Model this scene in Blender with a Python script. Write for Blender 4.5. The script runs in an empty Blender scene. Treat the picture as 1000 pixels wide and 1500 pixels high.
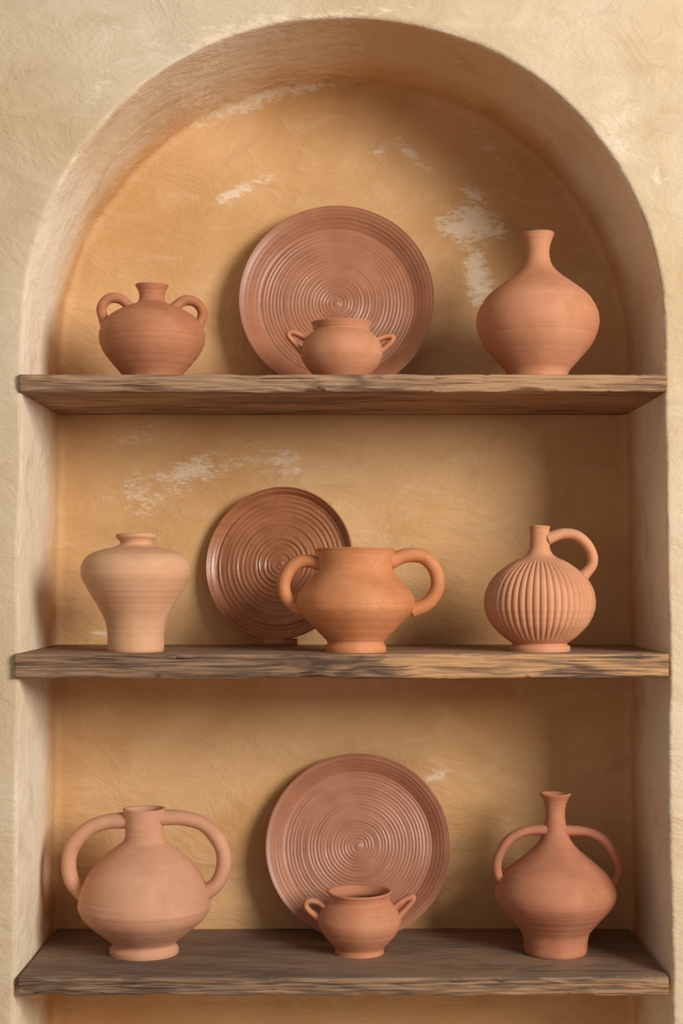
import bpy, bmesh, math
from mathutils import Vector, noise, Matrix

scene = bpy.context.scene
try:
    scene.view_settings.view_transform = 'Standard'
    scene.view_settings.look = 'None'
except Exception as e:
    print(e)

def lin(c):
    return tuple(((x/255)/12.92 if x/255 <= 0.04045 else ((x/255+0.055)/1.055)**2.4) for x in c) + (1,)

# ------------------------------------------------------------------ node helpers
class NT:
    def __init__(s, name):
        s.mat = bpy.data.materials.new(name); s.mat.use_nodes = True
        s.t = s.mat.node_tree; s.n = s.t.nodes; s.l = s.t.links
        s.b = s.n['Principled BSDF']
        s.tc = s.n.new('ShaderNodeTexCoord')
    def link(s, a, b): s.l.new(a, b)
    def setin(s, node, i, v):
        if v is None: return
        if hasattr(v, 'is_output') : s.l.new(v, node.inputs[i])
        else: node.inputs[i].default_value = v
    def mapping(s, loc=(0,0,0), rot=(0,0,0), scale=(1,1,1), src=None):
        m = s.n.new('ShaderNodeMapping')
        m.inputs['Location'].default_value = loc
        m.inputs['Rotation'].default_value = rot
        m.inputs['Scale'].default_value = scale
        s.link(src or s.tc.outputs['Object'], m.inputs['Vector'])
        return m.outputs[0]
    def noise(s, vec, scale, detail=4, rough=0.55, dist=0.0):
        n = s.n.new('ShaderNodeTexNoise')
        n.inputs['Scale'].default_value = scale
        n.inputs['Detail'].default_value = detail
        n.inputs['Roughness'].default_value = rough
        n.inputs['Distortion'].default_value = dist
        s.link(vec, n.inputs['Vector'])
        return n.outputs['Fac']
    def math(s, op, a, b=None, c=None, clamp=False):
        n = s.n.new('ShaderNodeMath'); n.operation = op; n.use_clamp = clamp
        s.setin(n, 0, a); s.setin(n, 1, b); s.setin(n, 2, c)
        return n.outputs[0]
    def rng(s, v, a, b, c=0.0, d=1.0, smooth=True):
        n = s.n.new('ShaderNodeMapRange')
        if smooth: n.interpolation_type = 'SMOOTHSTEP'
        s.setin(n, 0, v)
        for i, x in enumerate((a, b, c, d)): n.inputs[i+1].default_value = x
        return n.outputs[0]
    def mix(s, f, a, b, mode='MIX'):
        n = s.n.new('ShaderNodeMix'); n.data_type = 'RGBA'; n.blend_type = mode
        s.setin(n, 0, f); s.setin(n, 6, a); s.setin(n, 7, b)
        return n.outputs[2]
    def bump(s, h, strength, dist, normal=None):
        n = s.n.new('ShaderNodeBump')
        n.inputs['Strength'].default_value = strength
        n.inputs['Distance'].default_value = dist
        s.link(h, n.inputs['Height'])
        if normal: s.link(normal, n.inputs['Normal'])
        return n.outputs[0]
    def finish(s, col, rough, nrm):
        s.setin(s.b, 'Base Color', col) if not hasattr(col, 'is_output') else s.link(col, s.b.inputs['Base Color'])
        if hasattr(rough, 'is_output'): s.link(rough, s.b.inputs['Roughness'])
        else: s.b.inputs['Roughness'].default_value = rough
        if nrm: s.link(nrm, s.b.inputs['Normal'])
        s.b.inputs['Specular IOR Level'].default_value = 0.3
        return s.mat

# ------------------------------------------------------------------ materials
def plaster():
    m = NT('ochre_plaster')
    obj = m.tc.outputs['Object']
    sep = m.n.new('ShaderNodeSeparateXYZ'); m.link(obj, sep.inputs[0])
    big = m.noise(obj, 2.6, 3, 0.6, 0.6)
    mid = m.noise(m.mapping(rot=(0, 0.3, 0), scale=(1, 1, 1.2)), 9, 6, 0.66, 0.8)
    brush = m.noise(m.mapping(rot=(0, 0.9, 0), scale=(4, 8, 9)), 2.2, 6, 0.68, 1.6)
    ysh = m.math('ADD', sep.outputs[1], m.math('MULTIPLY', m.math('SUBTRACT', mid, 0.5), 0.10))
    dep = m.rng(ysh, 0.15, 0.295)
    cream = m.mix(m.rng(big, 0.35, 0.7), lin((214, 194, 164)), lin((202, 176, 138)))
    reveal = m.mix(m.rng(big, 0.35, 0.7), lin((242, 228, 204)), lin((234, 212, 178)))  # whitened colour brightens jambs and vault in place of stronger light
    # the vault of the niche is mixed towards ochre tan with height
    vault = m.math('MULTIPLY', m.rng(m.math('ADD', sep.outputs[2], m.math('MULTIPLY', m.math('SUBTRACT', mid, 0.5), 0.2)), 1.15, 1.48), 0.75)
    reveal = m.mix(vault, reveal, lin((214, 178, 132)))
    cream = m.mix(m.rng(sep.outputs[1], 0.001, 0.008), cream, reveal)
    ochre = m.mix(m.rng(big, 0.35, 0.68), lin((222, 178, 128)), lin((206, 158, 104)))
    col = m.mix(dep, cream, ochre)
    col = m.mix(m.math('MULTIPLY', m.rng(brush, 0.5, 0.72), 0.24), col, lin((230, 206, 170)))
    col = m.mix(m.math('MULTIPLY', m.rng(mid, 0.52, 0.76), 0.42), col, lin((186, 144, 100)))
    # pale highlight painted along the edge of the opening, broken up by brush noise
    edge = m.math('MULTIPLY', m.rng(sep.outputs[1], 0.0005, 0.004), m.rng(sep.outputs[1], 0.018, 0.008))
    col = m.mix(m.math('MULTIPLY', m.math('MULTIPLY', edge, m.rng(brush, 0.42, 0.6)), 0.7), col, lin((244, 232, 212)))
    sc = [(0.212,1.240,.044,.036,0.1,1.2),(0.224,1.165,.022,.060,-0.1,1.15),(0.226,1.290,.022,.012,0.5,1.0),
          (-0.176,1.296,.052,.010,-0.42,.9),(0.125,1.352,.050,.009,0.75,.8),(0.062,1.363,.014,.008,0,.9),
          (0.245,1.375,.06,.012,0.85,.6),(0.262,1.232,.012,.012,0.4,.9),
          (-0.335,.79,.035,.045,-0.6,.62),(-0.25,.83,.12,.024,-0.25,.66),(-0.11,.845,.07,.018,0.05,.62),
          (-0.36,.885,.07,.010,-0.1,.4),
          (0.155,.325,.018,.009,0,.7),(-0.16,1.445,.11,.016,-0.35,.95),
          (-0.06,1.47,.13,.010,-0.12,.85),(-0.39,.56,.03,.01,0,.7),(0.36,.05,.05,.02,0.2,.6),
          (0.462,1.24,.012,.02,0,.7),(-0.36,1.37,.01,.03,0.5,.5)]
    dry = m.noise(m.mapping(rot=(0,-0.25,0), scale=(1, 2, 2.4)), 46, 6, 0.8, 0.4)
    total = None
    for (x, z, rx, rz, a, st) in sc:
        mp0 = m.mapping(loc=(-x, 0, -z))
        mp = m.mapping(rot=(0, -a, 0), scale=(1, 1, 1), src=mp0)
        mp = m.mapping(scale=(1/rx, 0, 1/rz), src=mp)
        ln = m.n.new('ShaderNodeVectorMath'); ln.operation = 'LENGTH'; m.link(mp, ln.inputs[0])
        d = m.math('SUBTRACT', 1.45, ln.outputs['Value'])
        k = m.math('MULTIPLY', d, st)
        total = k if total is None else m.math('MAXIMUM', total, k)
    total = m.math('MAXIMUM', total, -3.0)
    total = m.math('ADD', total, m.math('MULTIPLY', m.math('SUBTRACT', mid, 0.5), 1.8))
    total = m.math('ADD', total, m.math('MULTIPLY', m.math('SUBTRACT', dry, 0.5), 5.0))
    total = m.math('MULTIPLY', m.rng(total, 0.30, 1.25), 0.74)
    col = m.mix(total, col, lin((240, 220, 192)))
    h = m.math('ADD', m.math('MULTIPLY', brush, 0.9), m.math('MULTIPLY', mid, 1.1))
    nr = m.bump(h, 0.6, 0.008)
    return m.finish(col, 0.85, nr)

def clay(name, c1, c2, rough=0.78, lines=0.3, grain=0.25, speck=None, spec=0.25, bdist=0.0008):
    m = NT(name)
    obj = m.tc.outputs['Object']
    bigv = m.noise(obj, 16, 3, 0.6, 0.3)
    ln = m.noise(m.mapping(scale=(1.5, 1.5, 420)), 1.0, 2, 0.6)
    fine = m.noise(obj, 380, 3, 0.7)
    v = m.math('ADD', m.math('MULTIPLY', bigv, 0.70), m.math('MULTIPLY', ln, 0.20))
    v = m.math('ADD', v, m.math('MULTIPLY', fine, 0.10))
    col = m.mix(m.rng(v, 0.34, 0.66), lin(c1), lin(c2))
    if speck:
        col = m.mix(m.math('MULTIPLY', m.rng(fine, 0.54, 0.66), 0.5), col, lin(speck))
    h = m.math('ADD', m.math('MULTIPLY', ln, lines), m.math('MULTIPLY', fine, grain))
    nr = m.bump(h, 0.5, bdist)
    mat = m.finish(col, rough, nr)
    m.b.inputs['Specular IOR Level'].default_value = spec
    return mat

def wood(name, dark, lite, warm, warm_x=0.2, topdark=None, off=0.0):
    m = NT(name)
    obj = m.tc.outputs['Object']
    g0 = m.noise(m.mapping(loc=(off,0,0), scale=(1.5, 8, 20)), 1.5, 3, 0.5, 0.35)
    rings = m.math('MULTIPLY_ADD', m.math('SINE', m.math('MULTIPLY', g0, 70.0)), 0.5, 0.5)
    g2 = m.noise(m.mapping(loc=(off,0,0), scale=(4, 150, 190)), 1.5, 5, 0.74, 0.5)
    big = m.noise(m.mapping(loc=(off,0,0), scale=(1, 3, 5)), 4.5, 4, 0.6)
    sep = m.n.new('ShaderNodeSeparateXYZ'); m.link(obj, sep.inputs[0])
    v = m.math('ADD', m.math('MULTIPLY', rings, 0.18), m.math('MULTIPLY', g2, 0.82))
    v = m.math('ADD', v, m.math('MULTIPLY', m.math('SUBTRACT', big, 0.5), 0.9))
    t = m.rng(v, 0.28, 0.70)
    col = m.mix(t, lin(dark), lin(lite))
    wx = m.math('ADD', sep.outputs[0], m.math('MULTIPLY', m.math('SUBTRACT', big, 0.5), 1.2))
    wm = m.math('MULTIPLY', m.rng(wx, warm_x-0.2, warm_x+0.2), m.rng(v, 0.25, 0.6))
    col = m.mix(m.math('MULTIPLY', wm, 0.75), col, lin(warm))
    crack = m.rng(g2, 0.29, 0.39)
    col = m.mix(m.math('MULTIPLY', m.math('SUBTRACT', 1.0, crack), 0.65), col, lin((54, 40, 30)))
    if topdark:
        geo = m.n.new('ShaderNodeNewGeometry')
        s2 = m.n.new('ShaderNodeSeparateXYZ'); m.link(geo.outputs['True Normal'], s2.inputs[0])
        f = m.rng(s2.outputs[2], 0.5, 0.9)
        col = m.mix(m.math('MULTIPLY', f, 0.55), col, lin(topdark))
    h = m.math('ADD', m.math('MULTIPLY', rings, 0.10), m.math('MULTIPLY', g2, 0.9))
    return m.finish(col, 0.7, m.bump(h, 0.75, 0.004))

M_WALL = plaster()

# ------------------------------------------------------------------ mesh helpers
def mesh_obj(name, verts, faces, mat, loc=(0,0,0), rot=None):
    me = bpy.data.meshes.new(name)
    me.from_pydata(verts, [], faces); me.update()
    bm = bmesh.new(); bm.from_mesh(me)
    bmesh.ops.recalc_face_normals(bm, faces=bm.faces)
    bm.to_mesh(me); bm.free()
    for p in me.polygons: p.use_smooth = True
    me.materials.append(mat)
    ob = bpy.data.objects.new(name, me)
    scene.collection.objects.link(ob)
    ob.location = loc
    if rot: ob.rotation_euler = rot
    return ob

def catmull(pts, n=8):
    P = [Vector(p) for p in pts]
    P = [P[0]*2-P[1]] + P + [P[-1]*2-P[-2]]
    out = []
    for i in range(1, len(P)-2):
        p0, p1, p2, p3 = P[i-1:i+3]
        for j in range(n):
            t = j/n
            out.append(0.5*((2*p1)+(p2-p0)*t+(2*p0-5*p1+4*p2-p3)*t*t+(3*p1-p0-3*p2+p3)*t**3))
    out.append(P[-2].copy())
    return out

class MB:
    def __init__(s): s.v = []; s.f = []
    def lathe(s, prof, seg, k, mod=None):
        rings = []
        for (r, h) in prof:
            if r < 1e-4:
                rings.append([len(s.v)]); s.v.append((0, 0, h*k)); continue
            base = len(s.v)
            for i in range(seg):
                a = 2*math.pi*i/seg
                rr, hh = (mod(r, h, a) if mod else (r, h))
                s.v.append((rr*k*math.cos(a), rr*k*math.sin(a), hh*k))
            rings.append(list(range(base, base+seg)))
        for A, B in zip(rings, rings[1:]):
            if len(A) == 1 and len(B) == 1: continue
            for i in range(seg):
                j = (i+1) % seg
                if len(A) == 1: s.f.append((A[0], B[i], B[j]))
                elif len(B) == 1: s.f.append((A[i], A[j], B[0]))
                else: s.f.append((A[i], A[j], B[j], B[i]))
    def tube(s, pts, rad, k, flat=1.25, ang=0.0, seg=18, endr=1.25):
        P = [((p[0], 0, p[1]) if len(p) == 2 else p) for p in pts]
        C = catmull(P, 10)
        n = len(C); rings = []
        R = Matrix.Rotation(ang, 3, 'Z')
        for i, c in enumerate(C):
            t = (C[min(i+1, n-1)]-C[max(i-1, 0)]).normalized()
            Y = Vector((0, 1, 0)); N = t.cross(Y).normalized(); B = N.cross(t).normalized()
            u = i/(n-1); e = max(0, abs(u-0.5)*2-0.6)/0.4
            r = rad*(1+(endr-1)*e*e)
            r *= 1+0.05*noise.noise(c*0.05)
            base = len(s.v)
            for j in range(seg):
                a = 2*math.pi*j/seg
                q = c + N*(r*math.cos(a)) + B*(r*flat*math.sin(a))
                q = R @ q
                s.v.append((q.x*k, q.y*k, q.z*k))
            rings.append(list(range(base, base+seg)))
        for A, B in zip(rings, rings[1:]):
            for j in range(seg):
                jj = (j+1) % seg
                s.f.append((A[j], A[jj], B[jj], B[j]))
        s.f.append(tuple(rings[0][::-1])); s.f.append(tuple(rings[-1]))

def pot(name, x, y, z, k, prof, mat, handles=(), mod=None, wall=5.0, lip=2.0, seg=128, seed=0, rotz=0, ridge=0.13):
    k = k/1000.0
    outer = [(p.x, p.y) for p in catmull([(r, h, 0) for r, h in prof], 14)]
    outer = [(r + (0.40*noise.noise(Vector((seed*3.1, h*0.20, 0))) + ridge*math.sin(h*2.1+2*noise.noise(Vector((seed, h*0.1, 4))))*(0.6+1.2*noise.noise(Vector((seed, h*0.06, 9)))))*min(1, h/10), h) for r, h in outer]
    top = outer[-1]
    inner = []
    for r, h in reversed(outer[::4]):
        ri = r-wall
        if ri > 3 and h > 8: inner.append((ri, h-0.0))
    full = [(0, 1.0), (outer[0][0]-7, 1.0), (outer[0][0]-5, 0.0)] + outer
    full += [(top[0]-lip*0.5, top[1]+lip*0.6), (top[0]-wall*0.5, top[1]+lip*0.8), (top[0]-wall+0.8, top[1]+lip*0.4)]
    full += inner + [(0, inner[-1][1])]
    wob = lambda r, h, a: (r*(1+0.006*math.sin(a+seed)+0.004*math.sin(2*a+seed*2+h*0.02)), h + (0.5*math.sin(a*2+seed) if h > top[1]-8 else 0))
    def m2(r, h, a):
        if mod: r, h = mod(r, h, a)
        return wob(r, h, a)
    mb = MB(); mb.lathe(full, seg, k, m2)
    for hd in handles: mb.tube(hd[0], hd[1], k, **(hd[2] if len(hd) > 2 else {}))
    return mesh_obj(name, mb.v, mb.f, mat, (x, y, z), (0, 0, rotz))

def plate(name, x, yb, z, R, k, mat, tilt, yaw=0, floor_r=0.8, depth=18, pitch=6.0, amp=0.7, rimw=3, foot=False, wallamp=0.55):
    """dish leaning back; thrown floor, curved wall, thin lip."""
    kk = k/1000.0
    fr = R*floor_r
    step = 0.85
    prof = [(0, 0)]
    r = step
    def face(r):
        if r < fr: return 1.5*(r/fr)**2
        t = min(1, (r-fr)/(R-fr))
        s_ = t*t*(3-2*t)*0.45 + 0.55*(1-(1-t)**1.8)
        return 1.5 + (depth-1.5)*s_
    while r < R-rimw*0.6:
        prof.append((r, face(r))); r += step
    prof += [(R-1.8, depth+0.9), (R-0.8, depth+0.9), (R, depth-0.3), (R-0.3, depth-2.5)]
    for t in (0.85, 0.6, 0.35, 0.1):
        rr = fr+(R-fr)*t
        prof.append((rr+1, face(rr)-6.0))
    prof += [(fr*0.85, -6), (fr*0.66, -6.5), (fr*0.64, -10), (fr*0.58, -10), (fr*0.56, -6), (0, -6)]
    def mod(r, h, a):
        if h > -2 and r < R-2.5:
            sp = r/pitch - a/(2*math.pi)
            A = amp*min(1, r/6)
            if r > fr: A *= wallamp
            w2 = noise.noise(Vector((r*0.15, 0.8*math.cos(a), 0.8*math.sin(a))))
            w3 = noise.noise(Vector((r*0.55, 0.5*math.cos(a)+5, 0.5*math.sin(a))))
            h += A*(math.sin(2*math.pi*sp)*(0.5+0.9*w2) + 1.0*w3)
            if r < 7: h += 1.8*(1-r/7)
        return r*(1+0.004*math.sin(2*a+1)), h
    mb = MB(); mb.lathe(prof, 160, kk, mod)
    Rm = Matrix.Rotation(yaw, 3, 'Z') @ Matrix.Rotation(math.pi/2 - tilt, 3, 'X')
    V = [Rm @ Vector(v) for v in mb.v]
    zmin = min(v.z for v in V)
    off = 10*kk if foot else 0
    V = [Vector((v.x, v.y, v.z - zmin + off)) for v in V]
    low = min(V, key=lambda v: v.z)
    V = [Vector((v.x, v.y-low.y, v.z)) for v in V]
    mb.v = [tuple(v) for v in V]
    if foot:
        def box(x0, x1, y0, y1, z0, z1):
            b = len(mb.v)
            for zz in (z0, z1):
                for xx, yy in ((x0,y0),(x1,y0),(x1,y1),(x0,y1)): mb.v.append((xx, yy, zz))
            for f in ((0,1,2,3),(4,5,6,7),(0,1,5,4),(1,2,6,5),(2,3,7,6),(3,0,4,7)):
                mb.f.append(tuple(b+i for i in f))
        box(-0.027, 0.027, -0.012, 0.05, 0, 0.0125)
    o = mesh_obj(name, mb.v, mb.f, mat, (x, yb, z))
    print(name, 'ymax', yb+max(v[1] for v in mb.v), 'top', z+max(v[2] for v in mb.v))
    return o

# ------------------------------------------------------------------ wall with arched niche
D = 0.30
CX = 0.003
def niche_boundary():
    pts = []
    zb = -0.30; zs = 0.995; hw = 0.4715; H = 1.475-zs; rc = 0.07
    def w(z): return hw + 0.011*max(0, (zs-z))/1.0
    nS, nA, nB, nC = 90, 150, 60, 8
    for i in range(nS):
        z = zb+rc+(zs-zb-rc)*i/nS; pts.append((CX-w(z), z))
    e = 2/2.08
    for i in range(nA+1):
        a = math.pi - math.pi*i/nA
        c, s_ = math.cos(a), math.sin(a)
        pts.append((CX+hw*math.copysign(abs(c)**e, c), zs+H*abs(s_)**e))
    for i in range(1, nS+1):
        z = zs+(zb+rc-zs)*i/nS; pts.append((CX+w(z), z))
    wb = w(zb+rc)
    for i in range(1, nC+1):
        a = math.pi/2*i/nC; pts.append((CX+wb-rc+rc*math.cos(a), zb+rc-rc*math.sin(a)))
    for i in range(1, nB):
        pts.append((CX+(wb-rc)*(1-2*i/nB), zb))
    for i in range(0, nC):
        a = math.pi/2*i/nC; pts.append((CX-wb+rc-rc*math.sin(a), zb+rc-rc*math.cos(a)))
    return pts

def build_wall():
    B = niche_boundary(); n = len(B)
    N = []
    for i in range(n):
        a = Vector(B[i-1]); b = Vector(B[(i+1) % n])
        t = (b-a).normalized(); N.append(Vector((t.y, -t.x)))
    c0 = Vector((CX, 0.6))
    for i in range(n):
        if N[i].dot(c0-Vector(B[i])) < 0 and abs(B[i][1]-0.6) < 0.3: N = [-q for q in N]; break
    X0, X1, Z0, Z1 = -2.2, 2.2, -0.9, 2.3
    def outer(p):
        d = Vector(p)-c0
        t = 1e9
        if d.x > 1e-9: t = min(t, (X1-c0.x)/d.x)
        if d.x < -1e-9: t = min(t, (X0-c0.x)/d.x)
        if d.y > 1e-9: t = min(t, (Z1-c0.y)/d.y)
        if d.y < -1e-9: t = min(t, (Z0-c0.y)/d.y)
        return c0+d*t
    rings = []
    rf = 0.006
    outs = [outer(p) for p in B]
    for s in [1, .8, .6, .45, .33, .24, .17, .12, .085, .055, .035, .02, .01]:
        rings.append([(*(Vector(B[i])-N[i]*rf).lerp(outs[i], s), 0.0) for i in range(n)])
    for j in range(0, 7):
        a = math.pi/2*j/6
        off = -rf*(1-math.sin(a)); y = rf*(1-math.cos(a))
        rings.append([(*(Vector(B[i])+N[i]*off), y) for i in range(n)])
    rb = 0.014
    for j in range(1, 25):
        y = rf+(D-rb-rf)*j/24
        rings.append([(*B[i], y) for i in range(n)])
    for j in range(1, 7):
        a = math.pi/2*j/6
        off = rb*(1-math.cos(a)); y = D-rb+rb*math.sin(a)
        rings.append([(*(Vector(B[i])+N[i]*off), y) for i in range(n)])
    last = [Vector(p[:2]) for p in rings[-1]]
    for s in [.04,.08,.13,.18,.24,.3,.37,.44,.52,.6,.68,.76,.84,.92,.97]:
        rings.append([(*last[i].lerp(c0, s), D) for i in range(n)])
    verts, faces = [], []
    for rg in rings:
        for x, z, y in rg:
            p = Vector((x, y, z))
            amp = 0.0022
            d = Vector((noise.noise(p*5), noise.noise(p*5+Vector((7, 3, 1))), noise.noise(p*5+Vector((2, 9, 4)))))*amp*1.3
            d += Vector((noise.noise(p*16), noise.noise(p*16+Vector((7, 3, 1))), noise.noise(p*16+Vector((2, 9, 4)))))*amp*0.6
            verts.append(tuple(p+d))
    for r in range(len(rings)-1):
        for i in range(n):
            j = (i+1) % n
            faces.append((r*n+i, r*n+j, (r+1)*n+j, (r+1)*n+i))
    ci = len(verts); verts.append((c0.x, D, c0.y))
    r = len(rings)-1
    for i in range(n): faces.append((r*n+i, r*n+(i+1) % n, ci))
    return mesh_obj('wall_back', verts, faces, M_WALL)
build_wall()

# ------------------------------------------------------------------ shelves
def shelf(name, ztop, th, xl, xr, yf, mat, seed):
    """solid weathered plank: worn arrises, chips and long checks in the front edge."""
    nx, ny = 520, 40
    b = 0.004; nf = 26
    sec = []
    yb = D+0.004
    for i in range(ny+1): sec.append((yf+b+(yb-yf-b)*(1-(i/ny)), 0.0))
    for a in (22, 45, 68): sec.append((yf+b-b*math.sin(math.radians(a)), -b+b*math.cos(math.radians(a))))
    for i in range(nf+1): sec.append((yf, -b-(th-2*b)*i/nf))
    for a in (22, 45, 68): sec.append((yf+b-b*math.cos(math.radians(a)), -th+b-b*math.sin(math.radians(a))))
    for i in range(13): sec.append((yf+b+(yb-yf-b)*i/12, -th))
    m = len(sec); verts = []; faces = []
    for ix in range(nx+1):
        x = xl+(xr-xl)*ix/nx
        chip = max(0, noise.noise(Vector((x*11+seed*3, 2, 0)))-0.20)*0.011 + max(0, noise.noise(Vector((x*45+seed*3, 12, 0)))-0.35)*0.006
        chip2 = max(0, noise.noise(Vector((x*13+seed*5, 7, 0)))-0.20)*0.013 + max(0, noise.noise(Vector((x*50+seed*3, 17, 0)))-0.35)*0.007
        for (y, dz) in sec:
            w = max(0, 1-(y-yf)/0.03)
            e = noise.noise(Vector((x*7+seed, 0, dz*25)))*0.0030 + noise.noise(Vector((x*20+seed, 5, dz*260)))*0.0020
            g = noise.noise(Vector((x*6+seed*2, 15, dz*420)))
            e += max(0, g-0.32)*0.010
            e2 = noise.noise(Vector((x*5+seed*2, 3, 0)))*0.0028 + noise.noise(Vector((x*30+seed, 9, 2)))*0.0012
            zz = ztop+dz
            if w > 0:
                wn = max(0, 1-(y-yf)/0.010)
                if dz < -th*0.6:
                    zz += e2*w + chip2*wn*(1 if dz < -th*0.85 else 0.3)
                elif dz > -b*1.2:
                    zz -= abs(e2)*0.5*w + chip*wn
            verts.append((x, y+e*w, zz))
    for ix in range(nx):
        for j in range(m):
            jj = (j+1) % m
            faces.append((ix*m+j, ix*m+jj, (ix+1)*m+jj, (ix+1)*m+j))
    faces.append(tuple(range(m))); faces.append(tuple(nx*m+j for j in reversed(range(m))))
    o = mesh_obj(name, verts, faces, mat)
    for p in o.data.polygons:
        if len(p.vertices) > 4: p.use_smooth = False
    return o
Z1, Z2, Z3 = 0.951, 0.543, 0.070
W1 = wood('wood_weathered_brown', (122, 92, 70), (182, 146, 112), (186, 144, 104), 0.1, off=0.3)
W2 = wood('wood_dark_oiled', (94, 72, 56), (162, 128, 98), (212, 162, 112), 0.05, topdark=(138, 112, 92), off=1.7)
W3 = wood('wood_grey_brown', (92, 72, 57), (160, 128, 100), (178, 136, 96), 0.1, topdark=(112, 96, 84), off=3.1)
shelf('wooden_shelf', Z1, 0.026, -0.470, 0.475, -0.008, W1, 1.0)
shelf('wooden_shelf', Z2, 0.036, -0.476, 0.477, -0.010, W2, 5.0)
shelf('wooden_shelf', Z3, 0.027, -0.472, 0.477, -0.008, W3, 9.0)

# ------------------------------------------------------------------ clay materials
C_top = clay('terracotta_brown', (170, 108, 74), (190, 128, 92))
C_top2 = clay('terracotta_vase', (184, 122, 86), (200, 139, 103))
C_pale = clay('terracotta_pale', (204, 152, 114), (216, 166, 128))
C_orange = clay('terracotta_orange', (192, 122, 76), (210, 142, 96), rough=0.62, lines=0.2, grain=1.0, speck=(168, 92, 50), bdist=0.0014)
C_rib = clay('terracotta_ribbed', (194, 134, 98), (208, 149, 112), lines=0.2)
C_jug = clay('terracotta_rose', (196, 142, 110), (210, 156, 124))
C_red = clay('terracotta_red', (168, 108, 78), (188, 125, 94))
C_bowl = clay('terracotta_bowl', (184, 120, 86), (200, 137, 102))
P1 = clay('plate_terracotta', (158, 102, 72), (174, 117, 86), rough=0.40, lines=0.05, grain=0.15, spec=0.5)
P2 = clay('plate_dark_glaze', (154, 96, 62), (180, 118, 80), rough=0.34, lines=0.05, grain=0.15, spec=0.55)
P3 = clay('plate_redbrown', (162, 106, 78), (178, 121, 92), rough=0.40, lines=0.05, grain=0.15, spec=0.5)

# ------------------------------------------------------------------ top shelf
pot('two_handled_jar', -0.289, 0.09, Z1, 1.041,
    [(38,0),(40,4),(45,13),(59,29),(72,47),(77.5,64),(75,79),(64,95),(47,106),(30,113),(21,118),(18.5,126),(20,134),(24.5,142)],
    C_top, [([(-28,106),(-44,121),(-62,122),(-73,107),(-66,82)], 7.4, dict(ang=0.12)),
            ([(28,106),(46,121),(64,119),(74,103),(66,80)], 7.4, dict(ang=0.12))], seed=1)
plate('terracotta_plate', -0.008, 0.222, Z1, 142.5, 1.115, P1, math.radians(8), floor_r=0.79, depth=21, pitch=5.2, amp=0.6)
pot('lug_handled_bowl', 0.0, 0.07, Z1, 1.032,
    [(33,0),(36,4),(50,18),(58.5,32),(60,43),(56,57),(47,68),(41.5,73),(41.5,77),(45,84)],
    C_top2, [([(-53,38),(-68,54),(-78,67),(-68,70),(-46,58)], 4.3, dict(flat=2.2)),
             ([(44,56),(62,64),(75,64),(70,54),(53,40)], 4.3, dict(flat=2.2))], seed=2)
pot('bottle_vase', 0.300, 0.10, Z1, 1.045,
    [(42,0),(43,8),(47,19),(60,34),(78,56),(87,76),(89,92),(86,107),(74,127),(54,144),(34,159),(22,172),(17.5,187),(18,200),(22,213),(24.5,219)],
    C_top2, seed=3)

# ------------------------------------------------------------------ middle shelf
pot('shouldered_vase', -0.309, 0.06, Z2, 1.027,
    [(40,0),(41,5),(41,20),(43,38),(48,53),(58,71),(70,90),(78,106),(80.5,117),(78,130),(69,141),(50,149),(32,153),(24,157),(24,162),(29,167),(29.5,171)],
    C_pale, seed=4)
plate('ridged_plate', -0.099, 0.226, Z2, 114.5, 1.10, P2, math.radians(8), yaw=math.radians(-17), floor_r=0.90, depth=11, pitch=7.0, amp=1.1, foot=True, wallamp=0.8)
pot('two_handled_pot', 0.0215, 0.05, Z2, 1.023,
    [(45,0),(45,6),(42,14),(46,20),(62,36),(80,54),(87,67),(85,81),(73,97),(61,110),(55,121),(54.5,134),(56.5,146),(58.5,150)],
    C_orange, [([(50,132),(74,141),(100,138),(117,118),(119,92),(104,70),(80,60)], 10.5, dict(flat=1.15, endr=1.1)),
               ([(-50,128),(-74,133),(-94,124),(-105,102),(-103,82),(-92,68),(-78,60)], 9.5, dict(flat=1.15, endr=1.1))], seed=5)
def flute(r, h, a):
    da = abs(((a+math.pi/2+math.pi) % (2*math.pi))-math.pi)
    w = max(0, min(1, (1.12-da)/0.12))
    wh = max(0, min(1, (h-16)/8))*max(0, min(1, (134-h)/6))
    f = abs(math.sin(a*24))**0.6
    return r + (f-0.75)*3.4*w*wh, h
pot('ribbed_jug', 0.2995, 0.07, Z2, 1.032,
    [(44,0),(44,7),(40,11),(52,20),(70,38),(79,57),(81,72),(77,92),(64,112),(42,129),(24,138),(16.5,146),(14,158),(14,175),(15.5,182)],
    C_rib, [([(10,164),(34,172),(56,168),(73,150),(77,128),(62,108)], 7.8, dict(flat=1.3))],
    mod=flute, seg=768, wall=4, seed=6, ridge=0.08)

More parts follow.
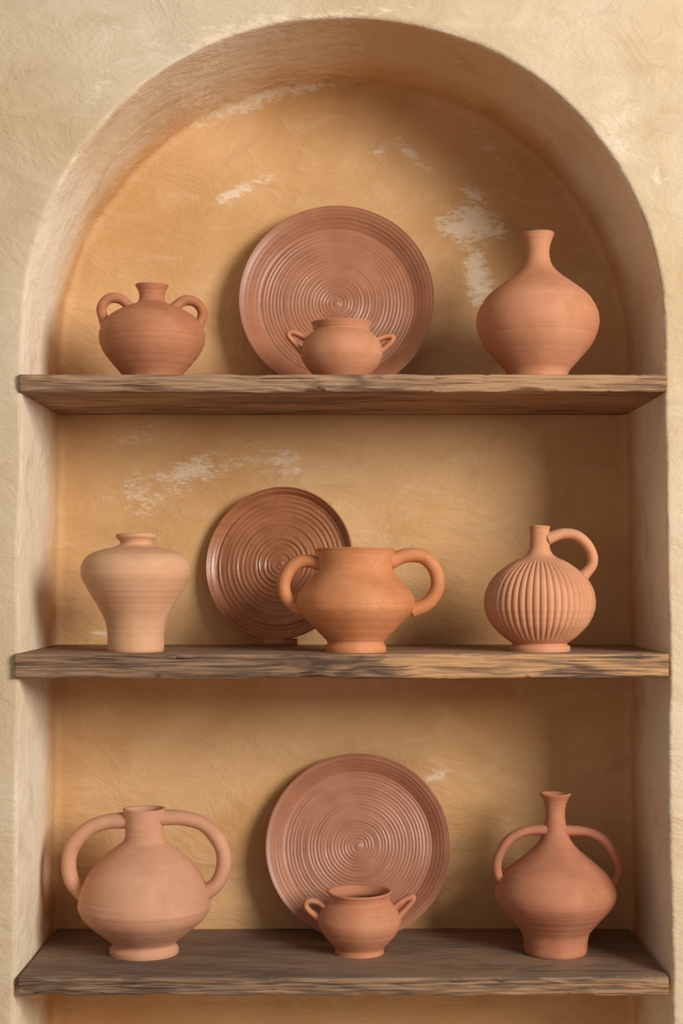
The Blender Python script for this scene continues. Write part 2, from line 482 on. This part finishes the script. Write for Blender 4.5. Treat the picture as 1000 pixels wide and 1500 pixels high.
# ------------------------------------------------------------------ bottom shelf
pot('two_handled_jug', -0.3075, 0.14, Z3, 1.064,
    [(50,0),(50,7),(46,12),(50,19),(68,33),(87,50),(95,64),(96,76),(91,96),(80,118),(62,138),(43,154),(31,163),(28,172),(28,190),(30,205),(31,210)],
    C_jug, [([(22,198),(56,197),(88,187),(110,162),(117,132),(107,102),(84,84)], 11, dict(flat=1.2, endr=1.15)),
            ([(-22,194),(-56,191),(-84,179),(-105,154),(-110,126),(-103,100),(-84,82)], 11, dict(flat=1.2, endr=1.15))], seed=7)
plate('terracotta_plate', 0.027, 0.219, Z3, 135, 1.115, P3, math.radians(11), floor_r=0.80, depth=19, pitch=5.0, amp=0.6)
pot('lug_handled_bowl', 0.0277, 0.14, Z3, 1.064,
    [(36,0),(36,5),(38,10),(52,26),(60.5,42),(60,54),(52,68),(45,76),(45,83),(48,89)],
    C_bowl, [([(-45,62),(-60,74),(-76,75),(-76,64),(-56,48)], 4.6, dict(flat=1.8)),
             ([(44,60),(60,74),(77,82),(76,74),(55,50)], 4.6, dict(flat=1.8))], seed=8)
pot('long_necked_amphora', 0.333, 0.14, Z3, 1.064,
    [(44,0),(46,4),(47,18),(51,32),(64,48),(80,66),(88,82),(86,98),(74,117),(53,135),(35,150),(22,166),(16,185),(14,205),(17,221),(23,232)],
    C_red, [([(-10,180),(-42,178),(-68,165),(-84,138),(-84,114),(-70,95)], 7.0, dict(flat=1.3)),
            ([(10,179),(44,177),(70,165),(87,140),(91,114),(74,92)], 7.0, dict(flat=1.3))], seed=9)

# ------------------------------------------------------------------ floor
fm = NT('floor_tile')
fcol = fm.mix(fm.noise(fm.tc.outputs['Object'], 6), lin((150, 112, 82)), lin((176, 136, 100)))
fm.finish(fcol, 0.7, None)
mesh_obj('floor', [(-2.2,-4,-0.9),(2.2,-4,-0.9),(2.2,0.01,-0.9),(-2.2,0.01,-0.9)], [(0,1,2,3)], fm.mat)

# ------------------------------------------------------------------ light
def area(name, loc, target, size, energy, color):
    l = bpy.data.lights.new(name, 'AREA'); l.shape = 'RECTANGLE'; l.size = size[0]; l.size_y = size[1]
    l.energy = energy; l.color = color
    o = bpy.data.objects.new(name, l); scene.collection.objects.link(o)
    o.location = loc
    o.rotation_euler = (Vector(target)-Vector(loc)).to_track_quat('-Z', 'Y').to_euler()
    return o
area('window_light', (2.3, -2.6, 1.60), (0, 0.1, 0.75), (1.3, 1.3), 142, (1.0, 0.965, 0.91))
w = bpy.data.worlds.new('world'); scene.world = w; w.use_nodes = True
bg = w.node_tree.nodes['Background']
bg.inputs[0].default_value = (1.0, 0.97, 0.93, 1); bg.inputs[1].default_value = 0.33

# ------------------------------------------------------------------ camera (shift lens, level)
cam = bpy.data.cameras.new('camera'); co = bpy.data.objects.new('camera', cam)
scene.collection.objects.link(co)
co.location = (0, -2.2, 0.65); co.rotation_euler = (math.pi/2, 0, 0)
cam.sensor_fit = 'AUTO'; cam.sensor_width = 36; cam.lens = 52.8
cam.shift_y = 100/1500
scene.camera = co
